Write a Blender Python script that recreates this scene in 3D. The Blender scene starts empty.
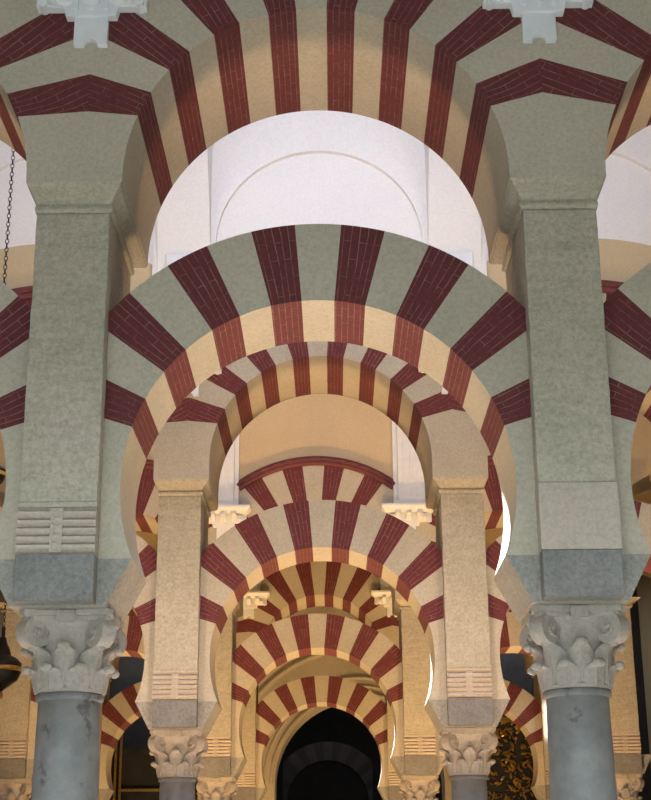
import bpy, bmesh, math, random
from mathutils import Vector, Matrix
random.seed(7)
S = bpy.context.scene
C = S.collection
PI = math.pi

# ------------------------------------------------------------------ camera, world, lights
CAM = Vector((0.0853, -8.7517, 1.5969)); PITCH, YAW, ROLL, FPX = 18.7593, -0.2478, -0.4395, 1432.4
a, b, c = (math.radians(v) for v in (PITCH, YAW, ROLL))
fw = Vector((math.sin(b)*math.cos(a), math.cos(b)*math.cos(a), math.sin(a)))
rt = Vector((math.cos(b), -math.sin(b), 0)); up = rt.cross(fw)
r2 = rt*math.cos(c) + up*math.sin(c); u2 = -rt*math.sin(c) + up*math.cos(c)
cd = bpy.data.cameras.new('camera'); cam = bpy.data.objects.new('camera', cd); C.objects.link(cam)
M = Matrix((r2, u2, -fw)).transposed().to_4x4(); M.translation = CAM
cam.matrix_world = M
cd.sensor_fit = 'VERTICAL'; cd.sensor_height = 24; cd.lens = FPX/800*24; cd.clip_end = 200
S.camera = cam

D = 6.9746; TL = .36; TU = .654; ZL, RL, RLO = 3.912, 1.203, 1.737
RU, RUO = 1.2218, 1.97
XU = 1.46            # the upper arches meet a little inside the pier axes of the central bay
BAY = 3.1; H = BAY/2; XP = H-.234
ARX = {1: 0.0, 2: -.038, 3: -.1715, 4: -.1715, 5: -.1715, 6: -.17}     # how far each arcade stands off the axis
ARY = {n: (n-1)*D for n in range(0, 8)}
ZU = {1: 5.847, 2: 6.017, 3: 6.017, 4: 6.03}

w = bpy.data.worlds.new('world'); S.world = w; w.use_nodes = True
w.node_tree.nodes['Background'].inputs[0].default_value = (.75, .88, 1, 1)
w.node_tree.nodes['Background'].inputs[1].default_value = .12
vs = S.view_settings; vs.view_transform = 'Standard'; vs.look = 'None'; vs.exposure = 0.0; vs.gamma = 1; vs.use_curve_mapping = False

WARM = (1, .61, .25); WARM2 = (1, .63, .31); DAY = (.80, .97, 1.05); SKY = (.84, .90, 1.10)
def area(name, loc, aim, sx, sy, power, col, spread=180):
    l = bpy.data.lights.new(name, 'AREA'); l.shape = 'RECTANGLE'; l.size = sx; l.size_y = sy
    l.energy = power; l.color = col; l.spread = math.radians(spread)
    o = bpy.data.objects.new(name, l); C.objects.link(o); o.location = loc
    o.rotation_euler = (Vector(aim)-Vector(loc)).to_track_quat('-Z', 'Y').to_euler(); return o
def spot(name, loc, aim, power, col, ang, blend=.3, rad=.05):
    l = bpy.data.lights.new(name, 'SPOT'); l.energy = power; l.color = col; l.spot_size = math.radians(ang)
    l.spot_blend = blend; l.shadow_soft_size = rad
    o = bpy.data.objects.new(name, l); C.objects.link(o); o.location = loc
    o.rotation_euler = (Vector(aim)-Vector(loc)).to_track_quat('-Z', 'Y').to_euler(); return o
# daylight from the open court doors behind the camera
area('court_daylight', (-1.0, -11.2, 2.9), (0, 0, 3.9), 7.5, 3.6, 300, DAY)
# skylights in the crown of the vaults
for i, x in enumerate((-BAY, 0, BAY)):
    area('skylight', (x, D/2, 10.2), (x, D/2, 0), 1.1, 1.1, 130, SKY, 70)
    area('upper_wall_fill', (x, TU+.1, 9.5), (x, D, 9.1), 1.7, .9, 34 if x == 0 else 18, SKY, 84)  # unseen fill added to brighten the upper second wall; no window is built
    area('upper_wall_fill', (ARX[2]+x, D+TU+.1, 9.3), (ARX[2]+x, 2*D, 8.6), 1.5, .8, 15, SKY, 84)  # same kind of added fill, for the third arcade's pilasters
    area('skylight', (x, -D/2, 10.2), (x, -D/2, 0), 1.1, 1.1, 150, DAY, 60)
# faint unseen fill lights added to lift the dark space beyond the end doorway
for x, dy in ((-4.6, 2.0), (.3, 4.0), (4.8, 2.0)): area('dark_nave_fill', (x, ARY[5]+dy, 9.5), (x, ARY[5]+dy+1.2, 4), 1, 1, 25 if dy > 3 else 55, (.9, .95, 1))
# floor-standing warm uplights in the naves, one washing each arch soffit from behind and one the next arcade
for n, p, q in ((1, 1050, 740), (2, 1100, 1050), (3, 750, 1000), (4, 500, 600)):
    for k, x in enumerate((-BAY, 0, BAY)):
        x += ARX[n]
        spot('soffit_uplight', (x, ARY[n]+2.7, .4), (x, ARY[n], 4.0), p, WARM2 if n == 1 else WARM, 54, 1.0, .45)
        spot('arcade_uplight', (x, ARY[n]+D-3.6, .4), (x, ARY[n]+D, 5.0 if n == 1 else 6.0), q, WARM, 62 if n == 1 else 74, .9, .12)
# narrow beams added in place of skylight on the right haunch of each lower arch
for n in (1, 2, 3, 4):
    x = ARX[n]
    spot('haunch_fill_beam', (x+.72, ARY[n]+2.6, 7.7), (x+1.10, ARY[n]+.13, 3.74), 18000, (.97, .97, 1.05), 6.4)

# ------------------------------------------------------------------ materials
def nt(name):
    m = bpy.data.materials.new(name); m.use_nodes = True
    return m, m.node_tree, m.node_tree.nodes['Principled BSDF']
def noise(t, scale, detail=4, rough=.6, vec=None):
    n = t.nodes.new('ShaderNodeTexNoise'); n.inputs['Scale'].default_value = scale
    n.inputs['Detail'].default_value = detail; n.inputs['Roughness'].default_value = rough
    if vec is not None: t.links.new(vec, n.inputs['Vector'])
    return n
def ramp(t, src, stops):
    r = t.nodes.new('ShaderNodeValToRGB'); e = r.color_ramp.elements
    while len(e) < len(stops): e.new(.5)
    for k, (p, col) in enumerate(stops): e[k].position = p; e[k].color = (*col, 1)
    t.links.new(src, r.inputs[0]); return r
def mixc(t, fac, A, B, mode='MIX'):
    m = t.nodes.new('ShaderNodeMix'); m.data_type = 'RGBA'; m.blend_type = mode
    for s, v in ((0, fac), (6, A), (7, B)):
        if hasattr(v, 'node') or isinstance(v, bpy.types.NodeSocket): t.links.new(v, m.inputs[s])
        elif s == 0: m.inputs[0].default_value = v
        else: m.inputs[s].default_value = (*v, 1)
    return m.outputs[2]
def bump(t, bs, h, strength, dist=.02):
    bn = t.nodes.new('ShaderNodeBump'); bn.inputs['Strength'].default_value = strength; bn.inputs['Distance'].default_value = dist
    t.links.new(h, bn.inputs['Height']); t.links.new(bn.outputs[0], bs.inputs['Normal'])
def stone(name, c1, c2, c3, sc=1.1, bs=.35, rough=.85, speck=.5, streak=False):
    m, t, p = nt(name); g = t.nodes.new('ShaderNodeNewGeometry'); v = g.outputs['Position']
    big = noise(t, sc, 5, .65, v); r = ramp(t, big.outputs[0], [(.3, c1), (.52, c2), (.74, c3)])
    fine = noise(t, 38, 5, .7, v); fr = ramp(t, fine.outputs[0], [(.3, (1-speck*.38,)*3), (.62, (1.05, 1.05, 1.05))])
    col = mixc(t, 1.0, r.outputs[0], fr.outputs[0], 'MULTIPLY')
    if streak:
        mp = t.nodes.new('ShaderNodeMapping'); mp.inputs['Scale'].default_value = (3, 3, 16); t.links.new(v, mp.inputs[0])
        st = noise(t, 1.6, 5, .7, mp.outputs[0]); sr = ramp(t, st.outputs[0], [(.35, (.86, .86, .84)), (.6, (1, 1, 1))])
        col = mixc(t, .8, col, sr.outputs[0], 'MULTIPLY')
    t.links.new(col, p.inputs['Base Color']); p.inputs['Roughness'].default_value = rough
    bump(t, p, fine.outputs[0], bs); return m
def brick(name, c1, c2, mortar):
    m, t, p = nt(name); uv = t.nodes.new('ShaderNodeUVMap'); g = t.nodes.new('ShaderNodeNewGeometry')
    bk = t.nodes.new('ShaderNodeTexBrick'); t.links.new(uv.outputs[0], bk.inputs['Vector'])
    for k, v in (('Scale', 1), ('Mortar Size', .0024), ('Mortar Smooth', .3), ('Brick Width', .25), ('Row Height', .04), ('Bias', .0)): bk.inputs[k].default_value = v
    bk.inputs['Color1'].default_value = (*c1, 1); bk.inputs['Color2'].default_value = (*c2, 1); bk.inputs['Mortar'].default_value = (*mortar, 1)
    n1 = noise(t, 5, 5, .7, g.outputs['Position']); n2 = noise(t, 45, 4, .7, g.outputs['Position'])
    mk = ramp(t, n1.outputs[0], [(.36, (0, 0, 0)), (.62, (.85, .85, .85))])
    plain = mixc(t, .5, c1, c2)
    col = mixc(t, mk.outputs[0], plain, bk.outputs[0])
    f = ramp(t, n2.outputs[0], [(.3, (.72, .7, .7)), (.65, (1.1, 1.08, 1.08))])
    col = mixc(t, 1.0, col, f.outputs[0], 'MULTIPLY')
    t.links.new(col, p.inputs['Base Color']); p.inputs['Roughness'].default_value = .85
    bump(t, p, n2.outputs[0], .25); return m
def plain(name, col, rough=.6, metal=0.0, var=.12, sc=6):
    m, t, p = nt(name); g = t.nodes.new('ShaderNodeNewGeometry'); n = noise(t, sc, 5, .65, g.outputs['Position'])
    r = ramp(t, n.outputs[0], [(.3, tuple(v*(1-var) for v in col)), (.7, tuple(min(1, v*(1+var)) for v in col))])
    t.links.new(r.outputs[0], p.inputs['Base Color']); p.inputs['Roughness'].default_value = rough; p.inputs['Metallic'].default_value = metal
    bump(t, p, n.outputs[0], .15); return m
MAT = {}
MAT['stone'] = stone('limestone_plaster', (.47, .415, .32), (.53, .47, .365), (.58, .505, .40), .9, .25)
MAT['pier'] = stone('rough_pier_plaster', (.46, .42, .32), (.53, .475, .365), (.58, .50, .41), 1.0, .55, speck=.8, streak=True)
MAT['pink'] = stone('pink_worn_plaster', (.47, .40, .32), (.51, .43, .35), (.55, .46, .37), 2.2, .4)
MAT['brick'] = brick('painted_red_brick', (.160, .031, .032), (.130, .025, .028), (.31, .20, .18))
MAT['ochre'] = stone('ochre_wall_plaster', (.56, .43, .26), (.60, .47, .29), (.63, .50, .31), .8, .15, speck=.25)
MAT['white'] = stone('white_vault_plaster', (.78, .77, .76), (.82, .80, .78), (.84, .82, .78), .7, .1, speck=.15)
MAT['stucco'] = plain('white_stucco', (.80, .81, .82), .7, var=.05, sc=9)
MAT['impost'] = stone('grey_impost_stone', (.20, .19, .18), (.25, .235, .215), (.29, .27, .25), 2.5, .5, speck=.9)
MAT['impost_light'] = stone('worn_impost_stone', (.33, .31, .27), (.38, .355, .31), (.43, .40, .345), 2.2, .5, speck=.9)
MAT['capital'] = stone('carved_pale_marble', (.44, .39, .34), (.52, .46, .40), (.56, .47, .41), 5, .4, .7)
MAT['moulding'] = plain('dark_red_moulding', (.15, .035, .035), .7)
MAT['iron'] = plain('dark_iron', (.03, .027, .025), .5, .7)
MAT['gold'] = plain('gilded_wood', (.65, .42, .12), .35, .9, .35, 14)
MAT['dark'] = stone('dark_shade_and_panel', (.045, .043, .045), (.06, .057, .058), (.075, .07, .07), 2, .4)  # shade of the far space put into the colour; also the dark panels
MAT['floor'] = plain('worn_floor_marble', (.52, .46, .39), .4, var=.12, sc=1.5)
MAT['brickdark'] = brick('shaded_brick', (.045, .034, .034), (.04, .03, .03), (.06, .05, .05))  # arch brick darkened in its colour to look unlit
def shaft_mat():
    m, t, p = nt('veined_grey_marble'); g = t.nodes.new('ShaderNodeNewGeometry'); v = g.outputs['Position']
    n = noise(t, 6, 6, .7, v); r = ramp(t, n.outputs[0], [(.3, (.175, .172, .172)), (.55, (.245, .235, .23)), (.75, (.30, .285, .275))])
    n2 = noise(t, 4.5, 4, .6, v); vr = ramp(t, n2.outputs[0], [(.6, (1, 1, 1)), (.66, (.35, .32, .32)), (.72, (.8, .8, .8))])
    t.links.new(mixc(t, .8, r.outputs[0], vr.outputs[0], 'MULTIPLY'), p.inputs['Base Color']); p.inputs['Roughness'].default_value = .5; return m
MAT['shaft'] = shaft_mat()

# ------------------------------------------------------------------ mesh helpers
def tag(o, label=None, cat=None, group=None, kind=None):
    for k, v in (('label', label), ('category', cat), ('group', group), ('kind', kind or 'thing')):
        if v: o[k] = v
    return o
def link(name, me, parent=None, loc=None):
    o = bpy.data.objects.new(name, me); C.objects.link(o)
    if parent: o.parent = parent
    if loc is not None: o.location = loc
    return o
def empty(name, loc):
    o = bpy.data.objects.new(name, None); C.objects.link(o); o.location = loc; o.empty_display_size = .2; return o
def finish(bm, name, mats, smooth=False, bevel=0, recalc=True):
    if recalc: bmesh.ops.recalc_face_normals(bm, faces=bm.faces)
    if bevel:
        es = [e for e in bm.edges if len(e.link_faces) == 2 and e.calc_face_angle(0) > .5]
        bmesh.ops.bevel(bm, geom=es, offset=bevel, segments=2, affect='EDGES', profile=.6, clamp_overlap=True)
    me = bpy.data.meshes.new(name); bm.to_mesh(me); bm.free()
    for m in (mats if isinstance(mats, (list, tuple)) else [mats]): me.materials.append(m)
    if smooth:
        me.polygons.foreach_set('use_smooth', [True]*len(me.polygons))
        try: me.set_sharp_from_angle(angle=math.radians(38))
        except Exception: pass
    return me
def add_box(bm, x0, x1, y0, y1, z0, z1):
    v = [bm.verts.new(p) for p in ((x0,y0,z0),(x1,y0,z0),(x1,y1,z0),(x0,y1,z0),(x0,y0,z1),(x1,y0,z1),(x1,y1,z1),(x0,y1,z1))]
    for f in ((0,3,2,1),(4,5,6,7),(0,1,5,4),(1,2,6,5),(2,3,7,6),(3,0,4,7)): bm.faces.new([v[i] for i in f])
    return v
def box_me(name, mat, *d, bevel=0):
    bm = bmesh.new(); add_box(bm, *d); return finish(bm, name, mat, bevel=bevel)
def clip(poly, f):
    out = []
    for i in range(len(poly)):
        p, q = poly[i], poly[(i+1) % len(poly)]; fp, fq = f(p), f(q)
        if fp >= 0: out.append(p)
        if (fp >= 0) != (fq >= 0):
            t = fp/(fp-fq); out.append((p[0]+(q[0]-p[0])*t, p[1]+(q[1]-p[1])*t))
    res = []
    for p in out:
        if not res or math.hypot(p[0]-res[-1][0], p[1]-res[-1][1]) > 1e-5: res.append(p)
    if len(res) > 1 and math.hypot(res[0][0]-res[-1][0], res[0][1]-res[-1][1]) < 1e-5: res.pop()
    return res
def add_prism(bm, poly, y0, y1):
    """poly in (x, z), extruded along y"""
    A = [bm.verts.new((x, y0, z)) for x, z in poly]; B = [bm.verts.new((x, y1, z)) for x, z in poly]
    n = len(poly); bm.faces.new(A); bm.faces.new(B[::-1])
    for i in range(n): bm.faces.new((A[i], B[i], B[(i+1) % n], A[(i+1) % n]))
def add_lathe(bm, prof, seg=40, cx=0, cy=0):
    rings = [[bm.verts.new((cx+r*math.cos(2*PI*k/seg), cy+r*math.sin(2*PI*k/seg), z)) for k in range(seg)] for r, z in prof]
    for A, B in zip(rings, rings[1:]):
        for k in range(seg): bm.faces.new((A[k], A[(k+1) % seg], B[(k+1) % seg], B[k]))
    bm.faces.new(rings[0][::-1]); bm.faces.new(rings[-1])
def add_sphere(bm, loc, rx, ry, rz, seg=12):
    m = Matrix.Translation(loc) @ Matrix.Diagonal((rx, ry, rz, 1))
    bmesh.ops.create_uvsphere(bm, u_segments=seg, v_segments=max(6, seg//2+2), radius=1, matrix=m)
def add_cyl(bm, p, q, r, seg=14, r1=None):
    p, q = Vector(p), Vector(q); d = q-p; m = Matrix.Translation((p+q)/2) @ d.to_track_quat('Z', 'Y').to_matrix().to_4x4()
    bmesh.ops.create_cone(bm, cap_ends=True, segments=seg, radius1=r, radius2=r if r1 is None else r1, depth=d.length, matrix=m)

# ------------------------------------------------------------------ arches
def arc(r, a0, a1, n): return [(r*math.cos(math.radians(a0+(a1-a0)*i/n)), r*math.sin(math.radians(a0+(a1-a0)*i/n))) for i in range(n+1)]
def wedge(r0, r1, a0, a1, cv, xl, xc):
    """block between two joints; each joint runs away from (0, cv); origin = centre of the intrados circle"""
    def outer(an):
        conv = cv(an) if callable(cv) else cv
        p = Vector((r0*math.cos(math.radians(an)), r0*math.sin(math.radians(an)))); d = (p-Vector((0, conv))).normalized()
        bq = p.dot(d); t = -bq+math.sqrt(bq*bq-p.length_squared+r1*r1); q = p+d*t; return math.degrees(math.atan2(q.y, q.x))
    poly = arc(r0, a0, a1, 5) + arc(r1, outer(a1), outer(a0), 7)
    return clip(clip(poly, lambda p: p[0]+xl), lambda p: xc-p[0])
def block(name, poly, y0, y1, mat, mid):
    bm = bmesh.new(); uvl = bm.loops.layers.uv.new('UVMap')
    add_prism(bm, poly, y0, y1); bmesh.ops.recalc_face_normals(bm, faces=bm.faces)
    m = Vector((math.cos(math.radians(mid)), math.sin(math.radians(mid)))); t = Vector((-m.y, m.x))
    for f in bm.faces:
        side = abs(f.normal.y) < .5
        for l in f.loops:
            p = Vector((l.vert.co.x, l.vert.co.z)); off = p.dot(t)+.35
            if not side: off = .35+p.dot(t)*1.3/p.dot(m)
            l[uvl].uv = (l.vert.co.y if side else p.dot(m), off)
    return finish(bm, name, mat, recalc=False)
def conv_centre(an): return .32 if an > 155 else .24 if an > 90 else .16 if an < 26 else .20
def conv_side(bay):
    """joints of a side bay meet the joints of the central bay over the pier between them"""
    def f(an):
        if (bay < 0) != (an < 90): return .22
        am = an+180-2*an if bay < 0 else 180-an            # the mirrored joint in the central bay
        q = (RU*math.cos(math.radians(am)), RU*math.sin(math.radians(am)))
        zt = q[1]+(q[1]-conv_centre(am))/q[0]*((-XU if am > 90 else XU)-q[0])
        p = (RU*math.cos(math.radians(an)), RU*math.sin(math.radians(an))); xt = (SIDE-XU)*(1 if an < 90 else -1)
        return p[1]-p[0]*(zt-p[1])/(xt-p[0]) if abs(xt-p[0]) > .25 else .22
    return f
SIDE = 3.05
def arch_parts(kind, stilt=0.0, mats=('stone', 'brick'), lim=None, conv=.22, skew=0):
    """list of (part name, mesh)"""
    P = []; st, br = MAT[mats[0]], MAT[mats[1]]
    if kind == 'lower':
        r0, r1, y, xc, pitch, wd, skew = RL, RLO, TL, XP, 19.3, 9.4, .3; xl = xc; conv = 0.0
    else:
        r0, r1, y, pitch, wd, skew = RU, RUO, TU, 18.15, 8.75, skew; xl, xc = lim
    reds = sorted([90+s*(pitch/2+pitch*k)-skew for k in range(4) for s in (1, -1)])
    edges = []
    for cc in reds: edges += [(cc-wd/2, cc+wd/2)]
    for i, (a0, a1) in enumerate(edges):
        P.append(('brick_voussoir', block('brick_voussoir', wedge(r0, r1, a0, a1, conv, xl, xc), -y, y, br, (a0+a1)/2)))
        if i+1 < len(edges):
            b0, b1 = a1, edges[i+1][0]
            P.append(('stone_voussoir', block('stone_voussoir', wedge(r0, r1, b0, b1, conv, xl, xc), -y, y, st, (b0+b1)/2)))
    for s, an in ((1, edges[0][0]), (-1, 180-edges[-1][1])):
        if kind == 'lower':
            poly = arc(r0, -22.05, an, 14); tipz = poly[0][1]
            zt = an and (poly[-1][1]+(xc-poly[-1][0])*math.tan(math.radians(an)))
            poly += [(xc, zt), (xc, tipz)]
        else:
            p = (r0*math.cos(math.radians(an)), r0*math.sin(math.radians(an)))
            aa = an if s > 0 else 180-an; slope = (p[1]-(conv(aa) if callable(conv) else conv))/p[0]; xe = xc if s > 0 else xl
            poly = [(r0, -stilt)] + arc(r0, 0, an, 8) + [(xe, p[1]+slope*(xe-p[0])), (xe, -stilt)]
        poly = [(s*x, z) for x, z in poly]
        P.append(('haunch', block('haunch', poly, -y, y, st, 0 if s > 0 else 180)))
    return P
def hood_me():
    """rope moulding that follows the extrados between the two pilasters"""
    bm = bmesh.new(); a0 = math.degrees(math.acos(1.24/2.03)); N = 90; K = 10; rings = []
    def band(R, rad, twist, y):
        rings = []
        for j in range(N+1):
            an = math.radians(a0+(180-2*a0)*j/N); ring = []
            for k in range(K):
                ph = 2*PI*k/K; rr = rad*(1+twist*math.sin(2*ph+j*.9))
                R2 = R+rr*math.cos(ph); ring.append(bm.verts.new((R2*math.cos(an), y+rr*math.sin(ph), R2*math.sin(an))))
            rings.append(ring)
        for A, B in zip(rings, rings[1:]):
            for k in range(K): bm.faces.new((A[k], A[(k+1) % K], B[(k+1) % K], B[k]))
        bm.faces.new(rings[0]); bm.faces.new(rings[-1][::-1])
    band(2.0, .042, .0, -TU-.02); band(2.055, .034, .22, -TU-.05); band(2.095, .02, 0, -TU-.02)
    return finish(bm, 'rope_moulding', MAT['moulding'], smooth=False)
LOWER = arch_parts('lower'); UPPER = {(n, bay): arch_parts('upper', .03 if n == 1 else .20, lim={0: (XU, XU), -1: (H, SIDE-XU), 1: (SIDE-XU, H)}[bay], conv=conv_side(bay) if bay else conv_centre, skew=1.1*(1 if bay else -1)) for n in (1, 2) for bay in (-1, 0, 1)}
HOOD = hood_me()
def spawn(root, parts):
    for nm, me in parts: link(nm, me, root)

# ------------------------------------------------------------------ piers
def loft(bm, levels):
    rings = [[bm.verts.new(p) for p in ((-hx,-hy,z),(hx,-hy,z),(hx,hy,z),(-hx,hy,z))] for z, hx, hy in levels]
    for A, B in zip(rings, rings[1:]):
        for k in range(4): bm.faces.new((A[k], A[(k+1) % 4], B[(k+1) % 4], B[k]))
    bm.faces.new(rings[0][::-1]); bm.faces.new(rings[-1])
PY = .49; HX = .234
def cornice_me(hl, hr):
    bm = bmesh.new(); rings = []
    for z, t, hy in ((5.675,.12,.502),(5.692,.25,.514),(5.715,.25,.514),(5.722,.12,.502),(5.735,.12,.505),(5.75,.2,.52),(5.765,.35,.545),(5.78,.6,.59),(5.797,.9,.64),(5.817,1,.652)):
        x0, x1 = -(HX+(hl-HX)*t), HX+(hr-HX)*t
        rings.append([bm.verts.new(p) for p in ((x0,-hy,z),(x1,-hy,z),(x1,hy,z),(x0,hy,z))])
    for A, B in zip(rings, rings[1:]):
        for k in range(4): bm.faces.new((A[k], A[(k+1) % 4], B[(k+1) % 4], B[k]))
    bm.faces.new(rings[0][::-1]); bm.faces.new(rings[-1])
    return finish(bm, 'pier_cornice', MAT['pier'], bevel=.003)
def pier_meshes(rolls):
    z0 = 3.463; zs = 3.775 if rolls else 3.87; out = []
    bm = bmesh.new(); add_box(bm, -HX, HX, -PY, PY, zs, 5.675); bmesh.ops.subdivide_edges(bm, edges=[e for e in bm.edges if abs(e.verts[0].co.z-e.verts[1].co.z) > 1], cuts=24)
    for v in bm.verts:
        if zs < v.co.z < 5.6:
            v.co.x += random.uniform(-.003, .003); v.co.y += random.uniform(-.003, .003)
    out.append(('shaft', finish(bm, 'pier_shaft', MAT['pier'], bevel=.011)))
    bm = bmesh.new()
    if rolls:
        add_box(bm, -HX+.003, HX-.003, -PY+.012, PY, z0, zs)
        core = finish(bm, 'modillion_core', MAT['pink'], bevel=.004); out.append(('modillion_core', core))
        for k in range(5):
            for xa, xb in ((-HX, -.036), (.036, HX)):
                bm = bmesh.new(); zc = z0+.036+k*.050; yc = -PY+.018-.001*k
                poly = [(math.cos(t)*.024, math.sin(t)*.024) for t in [2*PI*i/12 for i in range(12)]]
                A = [bm.verts.new((xa, yc+py, zc+pz)) for py, pz in poly]; B = [bm.verts.new((xb, yc+py, zc+pz)) for py, pz in poly]
                bm.faces.new(A); bm.faces.new(B[::-1])
                for i in range(12): bm.faces.new((A[i], B[i], B[(i+1) % 12], A[(i+1) % 12]))
                out.append(('modillion_roll', finish(bm, 'modillion_roll', MAT['pink'], smooth=True)))
        bm = bmesh.new(); add_box(bm, -.036, .036, -PY-.006, -PY+.02, z0+.008, zs-.035)
        for k in range(5): add_sphere(bm, (0, -PY-.004, z0+.036+k*.05), .03, .008, .02, 10)
        out.append(('carved_strip', finish(bm, 'carved_strip', MAT['pink'])))
        bm = bmesh.new(); add_box(bm, -HX-.004, HX+.004, -PY-.004, PY+.004, zs-.03, zs)
        out.append(('fillet', finish(bm, 'fillet', MAT['pink'], bevel=.004)))
    else:
        add_box(bm, -HX-.003, HX+.003, -PY-.003, PY+.003, z0, zs+.0); out.append(('fillet', finish(bm, 'fillet', MAT['pink'], bevel=.004)))
    return out
CORN = {-2: cornice_me(.378, .378), -1: cornice_me(.275, .324), 1: cornice_me(.324, .275), 2: cornice_me(.378, .378)}
PIER_R = pier_meshes(True); PIER_P = pier_meshes(False)

# ------------------------------------------------------------------ columns
ZI0, ZI1 = 3.178, 3.463
def impost_me():
    bm = bmesh.new(); add_prism(bm, [(-.285, ZI0), (.285, ZI0), (.435, ZI1), (-.435, ZI1)], -TL, TL)
    return finish(bm, 'impost', MAT['impost_light'], bevel=.008)
def impost_block_me():
    bm = bmesh.new()
    add_box(bm, -HX, HX, -PY, -TL, ZI0+.005, ZI1)
    return finish(bm, 'impost_facing', MAT['impost'], bevel=.008)
IMP, IMPB = impost_me(), impost_block_me()
def shaft_me():
    bm = bmesh.new(); prof = [(.212, .30)]
    for i in range(13):
        t = i/12; prof.append((.205-.018*t+.006*math.sin(PI*t), .31+t*2.33))
    prof += [(.187, 2.655), (.200, 2.662), (.206, 2.675), (.206, 2.69), (.200, 2.70)]
    add_lathe(bm, prof, 48); return finish(bm, 'shaft', MAT['shaft'], smooth=True)
def base_me():
    bm = bmesh.new(); add_box(bm, -.3, .3, -.3, .3, 0, .1)
    prof = [(.28, .1)] + [(.255+.035*math.cos(-PI/2+PI*i/8), .135+.035*math.sin(-PI/2+PI*i/8)) for i in range(9)] + [(.235, .175), (.225, .2), (.235, .225)] + [(.225+.025*math.cos(-PI/2+PI*i/8), .26+.025*math.sin(-PI/2+PI*i/8)) for i in range(9)] + [(.213, .30)]
    add_lathe(bm, prof, 40); return finish(bm, 'base', MAT['shaft'], smooth=True)
def bell_me():
    bm = bmesh.new(); prof = [(.198, 2.70), (.212, 2.705), (.214, 2.72), (.202, 2.73), (.198, 2.76), (.20, 2.86), (.205, 2.96), (.222, 3.04), (.25, 3.10), (.262, 3.115)]
    add_lathe(bm, prof, 40); return finish(bm, 'capital', MAT['capital'], smooth=True)
def leaf_me(z0, z1, r0, r1, wd, out):
    """broad acanthus leaf hugging the bell, its tip curling over into a knob (points along +x)"""
    bm = bmesh.new(); N, Wn = 12, 8; F, B = [], []
    for i in range(N+1):
        t = i/N; R = r0+(r1-r0)*t; z = z0+(z1-z0)*t
        w_ = wd*(.80+.25*math.sin(PI*min(1, t*1.1)))*(1 if t < .7 else max(.25, 1-((t-.7)/.3)**2*.75))
        if t > .72: R += out*((t-.72)/.28)**1.5
        rf, rb = [], []
        for k in range(Wn+1):
            s = k/Wn*2-1; an = s*w_/R; bul = .016*(1-s*s)*(.5+.5*t)+.006*math.cos(s*PI*3)*(1-t*.5)+.010
            rf.append(bm.verts.new(((R+bul)*math.cos(an), (R+bul)*math.sin(an), z)))
            rb.append(bm.verts.new(((R-.03)*math.cos(an), (R-.03)*math.sin(an), z)))
        F.append(rf); B.append(rb)
    for i in range(N):
        for k in range(Wn):
            bm.faces.new((F[i][k], F[i][k+1], F[i+1][k+1], F[i+1][k])); bm.faces.new((B[i][k], B[i+1][k], B[i+1][k+1], B[i][k+1]))
        for k in (0, Wn): bm.faces.new((F[i][k], F[i+1][k], B[i+1][k], B[i][k]) if k == 0 else (F[i][k], B[i][k], B[i+1][k], F[i+1][k]))
    for i in (0, N):
        for k in range(Wn): bm.faces.new((F[i][k], B[i][k], B[i][k+1], F[i][k+1]))
    add_sphere(bm, (r1+out+.008, 0, z1-.012), .032, .042, .027, 14)
    return finish(bm, 'leaf', MAT['capital'], smooth=True)
def volute_me():
    """corner scroll along the diagonal (+x here): disc with a raised spiral, and the stalk that carries it"""
    bm = bmesh.new()
    for i in range(7):
        t = i/6; add_sphere(bm, (.20+.085*t, 0, 3.00+.105*t), .035, .05, .04, 10)
    add_cyl(bm, (.282, -.05, 3.048), (.282, .05, 3.048), .094, 24)
    for s in (-1, 1):
        pts = [(.282+(.08-.0092*i/2)*math.cos(i*.42+PI/2), s*.056, 3.048+(.08-.0092*i/2)*math.sin(i*.42+PI/2)) for i in range(14)]
        for p, q in zip(pts, pts[1:]): add_cyl(bm, p, q, .011, 6)
        add_sphere(bm, (.282, s*.058, 3.048), .018, .012, .018, 10)
    return finish(bm, 'volute', MAT['capital'], smooth=True)
def abacus_me():
    bm = bmesh.new(); poly = []
    for q in range(4):
        a0 = math.radians(-45+90*q)
        c0 = Vector((math.cos(a0), math.sin(a0)))*.40; c1 = Vector((math.cos(a0+PI/2), math.sin(a0+PI/2)))*.40
        tg = (c1-c0).normalized(); nrm = Vector((math.cos(a0+PI/4), math.sin(a0+PI/4)))
        for i in range(9):
            t = i/8; p = c0.lerp(c1, .07+.86*t) - nrm*.03*math.sin(PI*t); poly.append((p.x, p.y))
    for z0, z1, sc in ((3.112, 3.14, .95), (3.14, 3.178, 1.0)):
        A = [bm.verts.new((x*sc, y*sc, z0)) for x, y in poly]; Bv = [bm.verts.new((x*sc, y*sc, z1)) for x, y in poly]; n = len(poly)
        bm.faces.new(A[::-1]); bm.faces.new(Bv)
        for i in range(n): bm.faces.new((A[i], A[(i+1) % n], Bv[(i+1) % n], Bv[i]))
    return finish(bm, 'abacus', MAT['capital'], bevel=.004)
def fleuron_me():
    bm = bmesh.new(); add_box(bm, .225, .275, -.055, .055, 3.105, 3.172)
    return finish(bm, 'fleuron', MAT['capital'], bevel=.004, smooth=True)
SH, BA, BE, VO, AB, FL = shaft_me(), base_me(), bell_me(), volute_me(), abacus_me(), fleuron_me()
L1 = leaf_me(2.715, 2.85, .200, .215, .085, .045); L2 = leaf_me(2.75, 2.975, .205, .222, .085, .05)
ORD = {1: 'front', 2: 'second', 3: 'third', 4: 'fourth'}
POS = {-2: 'far left', -1: 'inner left', 1: 'inner right', 2: 'far right'}
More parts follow.
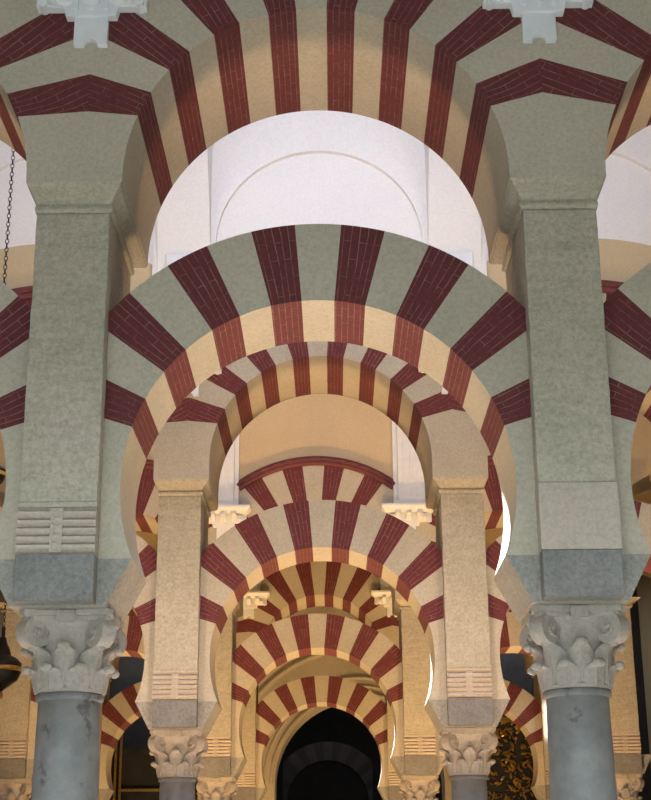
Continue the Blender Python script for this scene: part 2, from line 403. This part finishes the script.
XK = {-2: -1.5*BAY, -1: -.5*BAY, 1: .5*BAY, 2: 1.5*BAY}
def place_column(n, k):
    x = ARX[n]+XK[k]; y = ARY[n]; dx = .04 if (n, k) == (1, -1) else 0
    look = {1: 'grey-blue marble column with leafy capital', 2: 'warm-lit grey column with eroded capital', 3: 'distant warm-lit column and capital', 4: 'remote column below the small arches'}[n]
    root = tag(empty('column', (x+dx, y, 0)), '%s, %s of the %s arcade' % (look, POS[k], ORD[n]), 'column', 'marble columns of the arcades')
    link('base', BA, root); link('shaft', SH, root); cap = link('capital', BE, root)
    for i in range(8):
        o = link('leaf', L1, cap); o.rotation_euler.z = PI/8+i*PI/4
        o = link('leaf', L2, cap); o.rotation_euler.z = i*PI/4
    for i in range(4):
        o = link('volute', VO, cap); o.rotation_euler.z = PI/4+i*PI/2
        o = link('fleuron', FL, cap); o.rotation_euler.z = i*PI/2
    link('abacus', AB, cap)
    im = tag(empty('impost_block', (x, y, 0)), 'dark grey flaring impost stone on the %s column of the %s arcade' % (POS[k], ORD[n]), 'impost', 'impost stones on the capitals')
    link('flared_block', IMP, im); link('facing', IMPB, im); o = link('facing', IMPB, im); o.rotation_euler.z = PI
def place_pier(n, k):
    x = ARX[n]+XK[k]; y = ARY[n]; rolls = not (n == 1 and k == 1)
    det = 'with carved rolls at its foot' if rolls else 'with plain pinkish foot'
    tone = {1: 'greenish-grey plastered', 2: 'tan plastered', 3: 'tan distant', 4: 'narrow remote'}[n]
    root = tag(empty('pier', (x, y, 0)), '%s pier %s, %s of the %s arcade' % (tone, det, POS[k], ORD[n]), 'pier', 'piers between the arches')
    spawn(root, PIER_R if rolls else PIER_P); link('cornice', CORN[k], root)
BAYN = {-1: 'left side bay', 0: 'central bay', 1: 'right side bay'}
def place_arches(n, bay):
    x = ARX[n]+bay*BAY; y = ARY[n]
    tone = {1: 'grey and maroon', 2: 'tan and dark red', 3: 'tan and red small', 4: 'tan and red smallest'}[n]
    r = tag(empty('horseshoe_arch', (x, y, ZL)), '%s striped lower horseshoe arch, %s of the %s arcade' % (tone, BAYN[bay], ORD[n]), 'arch', 'lower horseshoe arches')
    spawn(r, LOWER)
    r = tag(empty('round_arch', (ARX[n]+bay*SIDE, y, ZU[n])), '%s striped upper round arch, %s of the %s arcade' % (tone, BAYN[bay], ORD[n]), 'arch', 'upper round arches')
    spawn(r, UPPER[(min(n, 2), bay)])
    link('rope_moulding', HOOD, r)

# ------------------------------------------------------------------ upper walls, corbels, pilasters
def wall_above(n, bays, name):
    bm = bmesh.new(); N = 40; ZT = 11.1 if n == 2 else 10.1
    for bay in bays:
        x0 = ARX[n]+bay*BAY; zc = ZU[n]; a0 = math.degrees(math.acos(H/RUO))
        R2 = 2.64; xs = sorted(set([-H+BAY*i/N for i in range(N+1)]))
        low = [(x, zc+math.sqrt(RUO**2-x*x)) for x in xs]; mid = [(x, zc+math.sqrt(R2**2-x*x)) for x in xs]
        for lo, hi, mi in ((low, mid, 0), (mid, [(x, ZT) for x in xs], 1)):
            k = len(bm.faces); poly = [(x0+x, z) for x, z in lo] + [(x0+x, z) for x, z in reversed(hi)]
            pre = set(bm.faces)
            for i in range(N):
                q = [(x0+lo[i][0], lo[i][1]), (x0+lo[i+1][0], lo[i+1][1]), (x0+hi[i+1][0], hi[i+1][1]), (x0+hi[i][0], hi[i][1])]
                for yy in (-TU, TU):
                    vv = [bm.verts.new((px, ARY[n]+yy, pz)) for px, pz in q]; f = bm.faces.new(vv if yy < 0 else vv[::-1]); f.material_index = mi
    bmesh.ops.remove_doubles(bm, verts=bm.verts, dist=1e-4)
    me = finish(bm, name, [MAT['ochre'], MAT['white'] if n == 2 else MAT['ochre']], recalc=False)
    o = link(name, me); o['kind'] = 'structure'; return o
def tympana(n):
    for bay in (-1, 0, 1):
        bm = bmesh.new(); N = 40; r, zc = 1.19, 8.6; x0 = ARX[n]+bay*BAY; y = ARY[n]-TU
        top = [(-1.2495, 8.0), (-1.2495, 11.0), (1.2495, 11.0), (1.2495, 8.0), (r, 8.0)] + [(r*math.cos(PI*i/N), zc+r*math.sin(PI*i/N)) for i in range(N+1)] + [(-r, 8.0)]
        add_prism(bm, [(x0+x, z) for x, z in top], y-.07, y); struct('trim_%d' % (bay+2), finish(bm, 'lunette_surround', MAT['white']))
def corbel_meshes():
    out = []; yb = -TU
    def notch(cx, z, r, n=6): return [(cx+r*math.cos(PI-PI*i/n), z+r*math.sin(PI-PI*i/n)) for i in range(n+1)]
    bm = bmesh.new(); add_prism(bm, [(-.11, 6.70)] + notch(0, 6.70, .045) + [(.11, 6.70), (.11, 6.93), (-.11, 6.93)], yb-.05, yb)
    out.append(('tongue', finish(bm, 'tongue', MAT['stucco'], bevel=.006)))
    bm = bmesh.new(); add_prism(bm, [(-.165, 6.90), (.165, 6.90), (.18, 6.965), (.36, 6.965), (.36, 7.10), (-.36, 7.10), (-.36, 6.965), (-.18, 6.965)], yb-.075, yb)
    for x in (-.10, 0, .10): add_box(bm, x-.018, x+.018, yb-.09, yb-.07, 6.94, 7.09)
    out.append(('body', finish(bm, 'body', MAT['stucco'], bevel=.006)))
    for s in (-1, 1):
        bm = bmesh.new()
        add_cyl(bm, (s*.25, yb-.13, 7.02), (s*.25, yb, 7.02), .05, 16); add_cyl(bm, (s*.315, yb-.1, 6.985), (s*.315, yb, 6.985), .03, 12)
        add_sphere(bm, (s*.25, yb-.13, 7.02), .03, .03, .03, 10)
        out.append(('scroll', finish(bm, 'scroll', MAT['stucco'], smooth=True)))
    for i, x in enumerate((-.17, 0, .17)):
        bm = bmesh.new()
        for t in range(5): add_sphere(bm, (x, yb-.09-.03*t, 7.00+.025*t), .06-.004*t, .03, .035, 10)
        add_sphere(bm, (x, yb-.24, 7.06), .05, .03, .025, 10)
        out.append(('acanthus', finish(bm, 'acanthus', MAT['stucco'], smooth=True)))
    bm = bmesh.new(); loft2 = [(7.10, .36, .20), (7.13, .40, .26), (7.16, .43, .30), (7.20, .43, .30)]
    rings = [[bm.verts.new(p) for p in ((-hx, yb-d, z), (hx, yb-d, z), (hx, yb, z), (-hx, yb, z))] for z, hx, d in loft2]
    for A, B in zip(rings, rings[1:]):
        for k in range(4): bm.faces.new((A[k], A[(k+1) % 4], B[(k+1) % 4], B[k]))
    bm.faces.new(rings[0][::-1]); bm.faces.new(rings[-1]); out.append(('cap_slab', finish(bm, 'cap_slab', MAT['stucco'], bevel=.006)))
    return out
CORB = corbel_meshes()
def pilaster_meshes(zt=9.4):
    out = []; yb = -TU
    bm = bmesh.new(); add_box(bm, -.28, .28, yb-.07, yb, 7.2, zt); out.append(('backing', finish(bm, 'backing', MAT['stucco'])))
    bm = bmesh.new(); add_box(bm, -.21, .21, yb-.15, yb-.07, 7.28, zt-.08); out.append(('shaft', finish(bm, 'shaft', MAT['stucco'], bevel=.01)))
    for x in (-.10, 0, .10):
        bm = bmesh.new(); add_box(bm, x-.022, x+.022, yb-.165, yb-.15, 7.36, zt-.2); out.append(('fillet', finish(bm, 'fillet', MAT['stucco'], bevel=.005)))
    bm = bmesh.new(); add_box(bm, -.29, .29, yb-.18, yb-.07, 7.2, 7.28); out.append(('base', finish(bm, 'base', MAT['stucco'], bevel=.01)))
    return out
PIL = pilaster_meshes(); PIL2 = pilaster_meshes(8.45)
def place_corbel(n, k):
    x = ARX[n]+(XK[k] if abs(k) > 1 else k*XU); y = ARY[n]; dz = ZU[n]-5.847 if n > 1 else .21
    xp = ARX[n]+(XK[k] if abs(k) > 1 else k*(1.54 if n == 2 else 1.51))
    r = tag(empty('corbel', (x, y, dz*.4)), 'white stucco scroll corbel on the %s, above its %s pier' % ({1: 'front grey arcade', 2: 'second arcade', 3: 'third arcade', 4: 'fourth arcade'}[n], POS[k]), 'corbel', 'stucco corbels between the upper arches')
    spawn(r, CORB)
    r = tag(empty('pilaster', (xp, y, dz*.4)), 'white fluted pilaster rising from the %s corbel of the %s arcade' % (POS[k], ORD[n]), 'pilaster', 'white pilasters on the upper walls')
    spawn(r, PIL2 if n == 2 else PIL)

# ------------------------------------------------------------------ setting
def struct(name, me): o = link(name, me); o['kind'] = 'structure'; return o
tympana(2)
struct('wall_left', box_me('wall_left', MAT['ochre'], -9, -8.7, -7, 46, 0, 12)); struct('wall_right', box_me('wall_right', MAT['ochre'], 8.7, 9, -7, 46, 0, 12))
struct('floor', box_me('floor', MAT['floor'], -9, 9, -14, 46, -.2, 0))
def vault(name, n0, n1, mat, xs_off, zb=8.55, zl=8.5):
    """cross vault over one nave: barrel along x cut by a lunette over every bay"""
    y0, y1 = ARY[n0]+TU, ARY[n1]-TU; yc = (y0+y1)/2; R = (y1-y0)/2; rl = 1.25
    bm = bmesh.new(); NX, NY = 44, 44; xs = []
    for bay in (-2, -1, 0, 1, 2):
        cx = xs_off+bay*BAY; xs += [cx-H+.0005, cx-rl-.0005] + [cx+rl*math.cos(PI-PI*i/NX) for i in range(NX+1)] + [cx+rl+.0005, cx+H-.0005]
    ys = [yc-R*math.cos(PI*j/NY) for j in range(NY+1)]
    rows = []
    for x in xs:
        d = (x-xs_off+H) % BAY - H; row = []
        for y in ys:
            zz = zb+math.sqrt(max(0, R*R-(y-yc)**2))
            if abs(d) > rl: zz -= .05
            else: zz = max(zz, zl+math.sqrt(max(0, rl*rl-d*d)))
            row.append(bm.verts.new((x, y, zz)))
        rows.append(row)
    for A, B in zip(rows, rows[1:]):
        for j in range(NY): bm.faces.new((A[j], A[j+1], B[j+1], B[j]))
    me = finish(bm, name, mat, smooth=True, recalc=False); return struct(name, me)
vault('ceiling_front', 0, 1, MAT['white'], ARX[1]); vault('ceiling_second', 1, 2, MAT['white'], ARX[2], 7.7, 9.7)
vault('ceiling_third', 2, 3, MAT['white'], ARX[3]); vault('ceiling_fourth', 3, 4, MAT['white'], ARX[4]); vault('ceiling_fifth', 4, 5, MAT['white'], ARX[4])
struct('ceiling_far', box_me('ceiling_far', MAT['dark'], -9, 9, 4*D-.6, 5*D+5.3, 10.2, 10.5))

for n in (1, 2, 3, 4):
    for k in (-2, -1, 1, 2): place_column(n, k); place_pier(n, k); place_corbel(n, k)
    for bay in (-1, 0, 1): place_arches(n, bay)
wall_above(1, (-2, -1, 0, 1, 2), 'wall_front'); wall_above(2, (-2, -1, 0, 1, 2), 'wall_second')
wall_above(3, (-2, -1, 0, 1, 2), 'wall_third'); wall_above(4, (-2, -1, 0, 1, 2), 'wall_fourth')

# ------------------------------------------------------------------ far end: wall with a great doorway, dark space beyond
def far_wall():
    Y0 = 4*D-TU; cx, cz, R = .69, 3.97, 2.07
    out = []
    def ring_poly(r, z0, n=40): return [(cx+r, z0)] + [(cx+r*math.cos(PI*i/n), cz+r*math.sin(PI*i/n)) for i in range(n+1)] + [(cx-r, z0)]
    bm = bmesh.new(); XL, XR, ZT = -3.25, 3.35, 9.5
    inner = ring_poly(R, 0); N = len(inner)
    outer = []
    for (x, z) in inner:
        d = Vector((x-cx, z-cz))
        if z <= cz-.001: outer.append((XR if x > cx else XL, z))
        else:
            ts = []
            if d.x > 1e-6: ts.append((XR-cx)/d.x)
            if d.x < -1e-6: ts.append((XL-cx)/d.x)
            if d.y > 1e-6: ts.append((ZT-cz)/d.y)
            t = min(ts); outer.append((cx+d.x*t, cz+d.y*t))
    for (y, flip) in ((Y0, 0), (Y0+1.1, 1)):
        I = [bm.verts.new((x, y, z)) for x, z in inner]; O = [bm.verts.new((x, y, z)) for x, z in outer]
        for i in range(N-1):
            f = (I[i], O[i], O[i+1], I[i+1]); bm.faces.new(f if flip else f[::-1])
    A = [bm.verts.new((x, Y0, z)) for x, z in inner]; B = [bm.verts.new((x, Y0+1.1, z)) for x, z in inner]
    for i in range(N-1): bm.faces.new((A[i], A[i+1], B[i+1], B[i]))
    wl = struct('wall_far', finish(bm, 'wall_far', MAT['stone'], recalc=False))
    r = tag(empty('archivolt', (cx, Y0, cz)), 'pale moulded archivolt around the dark doorway at the end', 'archivolt')
    for rr, rad, yy in ((2.16, .05, 0), (2.34, .035, 0), (2.55, .05, 0), (3.28, .07, 0), (3.46, .045, 0)):
        bm = bmesh.new(); rings = []; K = 8
        for j in range(61):
            a0 = math.acos(min(1, (XR-.08-cx)/rr)); an = a0+(PI-a0)*j/60; rings.append([bm.verts.new(((rr+rad*math.cos(2*PI*k/K))*math.cos(an), yy+rad*math.sin(2*PI*k/K), (rr+rad*math.cos(2*PI*k/K))*math.sin(an))) for k in range(K)])
        for P_, Q_ in zip(rings, rings[1:]):
            for k in range(K): bm.faces.new((P_[k], P_[(k+1) % K], Q_[(k+1) % K], Q_[k]))
        link('moulding', finish(bm, 'moulding', MAT['stone'], smooth=True), r)
far_wall()
SHADED = arch_parts('lower', mats=('dark', 'brickdark'))  # lower arch copy with the shade painted into its materials
r = tag(empty('horseshoe_arch', (ARX[5]+.05, 5*D, ZL)), 'dim unlit striped arch seen inside the dark doorway', 'arch'); spawn(r, SHADED)
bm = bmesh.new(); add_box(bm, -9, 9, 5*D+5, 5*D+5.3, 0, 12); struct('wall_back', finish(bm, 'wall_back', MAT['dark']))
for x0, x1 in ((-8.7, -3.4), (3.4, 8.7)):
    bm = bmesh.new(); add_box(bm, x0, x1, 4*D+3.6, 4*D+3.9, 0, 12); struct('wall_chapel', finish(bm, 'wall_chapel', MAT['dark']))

# ------------------------------------------------------------------ hanging lamps and gilded furniture
def add_chain(bm, z0, z1, R=.016, r=.0045, pitch=.044):
    n = int((z1-z0)/pitch)
    for i in range(n):
        zc = z0+pitch*(i+.5); K, J = 10, 5; rings = []
        for k in range(K):
            an = 2*PI*k/K; cxy, cz = R*math.cos(an), (R+.011)*math.sin(an); ring = []
            for j in range(J):
                ph = 2*PI*j/J; e = r*math.cos(ph); f = r*math.sin(ph)
                u, v, zz = cxy+e*math.cos(an), f, cz+e*math.sin(an)
                ring.append(bm.verts.new((u, v, zc+zz) if i % 2 else (v, u, zc+zz)))
            rings.append(ring)
        for k in range(K):
            A, B = rings[k], rings[(k+1) % K]
            for j in range(J): bm.faces.new((A[j], A[(j+1) % J], B[(j+1) % J], B[j]))
def hanging_lamp(x, y, z, ztop, sc, label):
    r = tag(empty('hanging_lamp', (x, y, z)), label, 'lamp', 'hanging lamps in the naves')
    bm = bmesh.new(); add_chain(bm, .30*sc, ztop-z); link('chain', finish(bm, 'chain', MAT['iron'], smooth=True), r)
    bm = bmesh.new(); add_lathe(bm, [(q*sc, h*sc) for q, h in ((.01, -.12), (.03, -.10), (.06, -.08), (.11, -.04), (.135, .02), (.13, .07), (.10, .10), (.06, .12), (.05, .16), (.03, .2), (.02, .24))], 28)
    link('bowl', finish(bm, 'bowl', MAT['iron'], smooth=True), r)
    bm = bmesh.new(); add_lathe(bm, [(q*sc, h*sc) for q, h in ((.134, .012), (.143, .02), (.143, .035), (.134, .043))], 28); link('rim', finish(bm, 'rim', MAT['gold'], smooth=True), r)
    bm = bmesh.new(); add_sphere(bm, (0, 0, -.14*sc), .022*sc, .022*sc, .03*sc, 12); link('finial', finish(bm, 'finial', MAT['gold'], smooth=True), r)
    bm = bmesh.new(); add_cyl(bm, (0, 0, .23*sc), (0, 0, .31*sc), .012*sc, 10); link('hook', finish(bm, 'hook', MAT['iron']), r)
hanging_lamp(-2.95, 3.5, 5.06, 10.9, 1.0, 'dark hanging lamp on the long chain in the front left arch opening')
hanging_lamp(3.25, 3.5, 4.95, 10.9, 2.4, 'dark hanging lamp inside the front right horseshoe opening')
hanging_lamp(-4.33, D+3.4, 4.30, 11.3, 2.0, 'large dark gilt lamp hanging left of the front left capital')
hanging_lamp(4.72, D+3.4, 4.80, 11.3, 2.6, 'dark gilt lamp hanging right of the front right capital')
E_, et, ep = nt('strip_glow'); ep.inputs['Emission Color'].default_value = (.95, .97, 1, 1); ep.inputs['Emission Strength'].default_value = 9; ep.inputs['Base Color'].default_value = (.9, .9, .9, 1)
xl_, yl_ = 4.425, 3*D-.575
r = tag(empty('glow_strip', (xl_, yl_, 4.70)), 'added glowing upright strip on the remote pier beside the front right column', 'lamp')  # glowing strip added to draw a bright streak of unknown source
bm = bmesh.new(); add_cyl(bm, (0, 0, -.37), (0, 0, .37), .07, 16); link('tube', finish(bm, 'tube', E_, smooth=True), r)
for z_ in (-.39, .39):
    bm = bmesh.new(); add_cyl(bm, (0, 0, z_-.03), (0, 0, z_+.03), .08, 16); add_box(bm, -.03, .03, 0, .085, z_-.02, z_+.02); link('strip_end', finish(bm, 'strip_end', MAT['iron']), r)
YG = 4*D+1.2
r = tag(empty('gilded_screen', (-5, YG, 0)), 'dark screen with thin gilded posts behind the small left arches', 'screen')
link('panel', box_me('panel', MAT['dark'], -.95, .95, .10, .16, 0, 5.0), r)
for x in (-.55, -.42, .85): link('post', box_me('post', MAT['gold'], x-.03, x+.03, -.03, .03, 0, 5.6, bevel=.008), r)
link('rail', box_me('rail', MAT['gold'], -.39, .82, -.025, .025, 3.93, 4.0, bevel=.008), r)
link('rail', box_me('rail', MAT['gold'], -.39, .82, -.025, .025, 1.1, 1.17, bevel=.008), r)
r = tag(empty('gilded_altarpiece', (4.6, YG, 0)), 'dark gilded altarpiece with carved foliage behind the small right arches', 'altarpiece')
link('panel', box_me('panel', MAT['dark'], -.75, .75, .05, .2, 0, 5.6), r)
bm = bmesh.new(); rg = random.Random(3)
for i in range(420):
    x, z = rg.uniform(-.72, .72), rg.uniform(2.6, 5.75); a_ = rg.uniform(0, PI); l_ = rg.uniform(.04, .11)
    m = Matrix.Translation((x, rg.uniform(-.03, .05), z)) @ Matrix.Rotation(a_, 4, 'Y') @ Matrix.Diagonal((l_, .03, l_*.42, 1))
    bmesh.ops.create_icosphere(bm, subdivisions=1, radius=1, matrix=m)
o = link('carved_foliage', finish(bm, 'carved_foliage', MAT['gold']), r); o['kind'] = 'stuff'
link('cornice', box_me('cornice', MAT['gold'], -.78, .78, -.08, .2, 5.6, 5.72, bevel=.02), r)
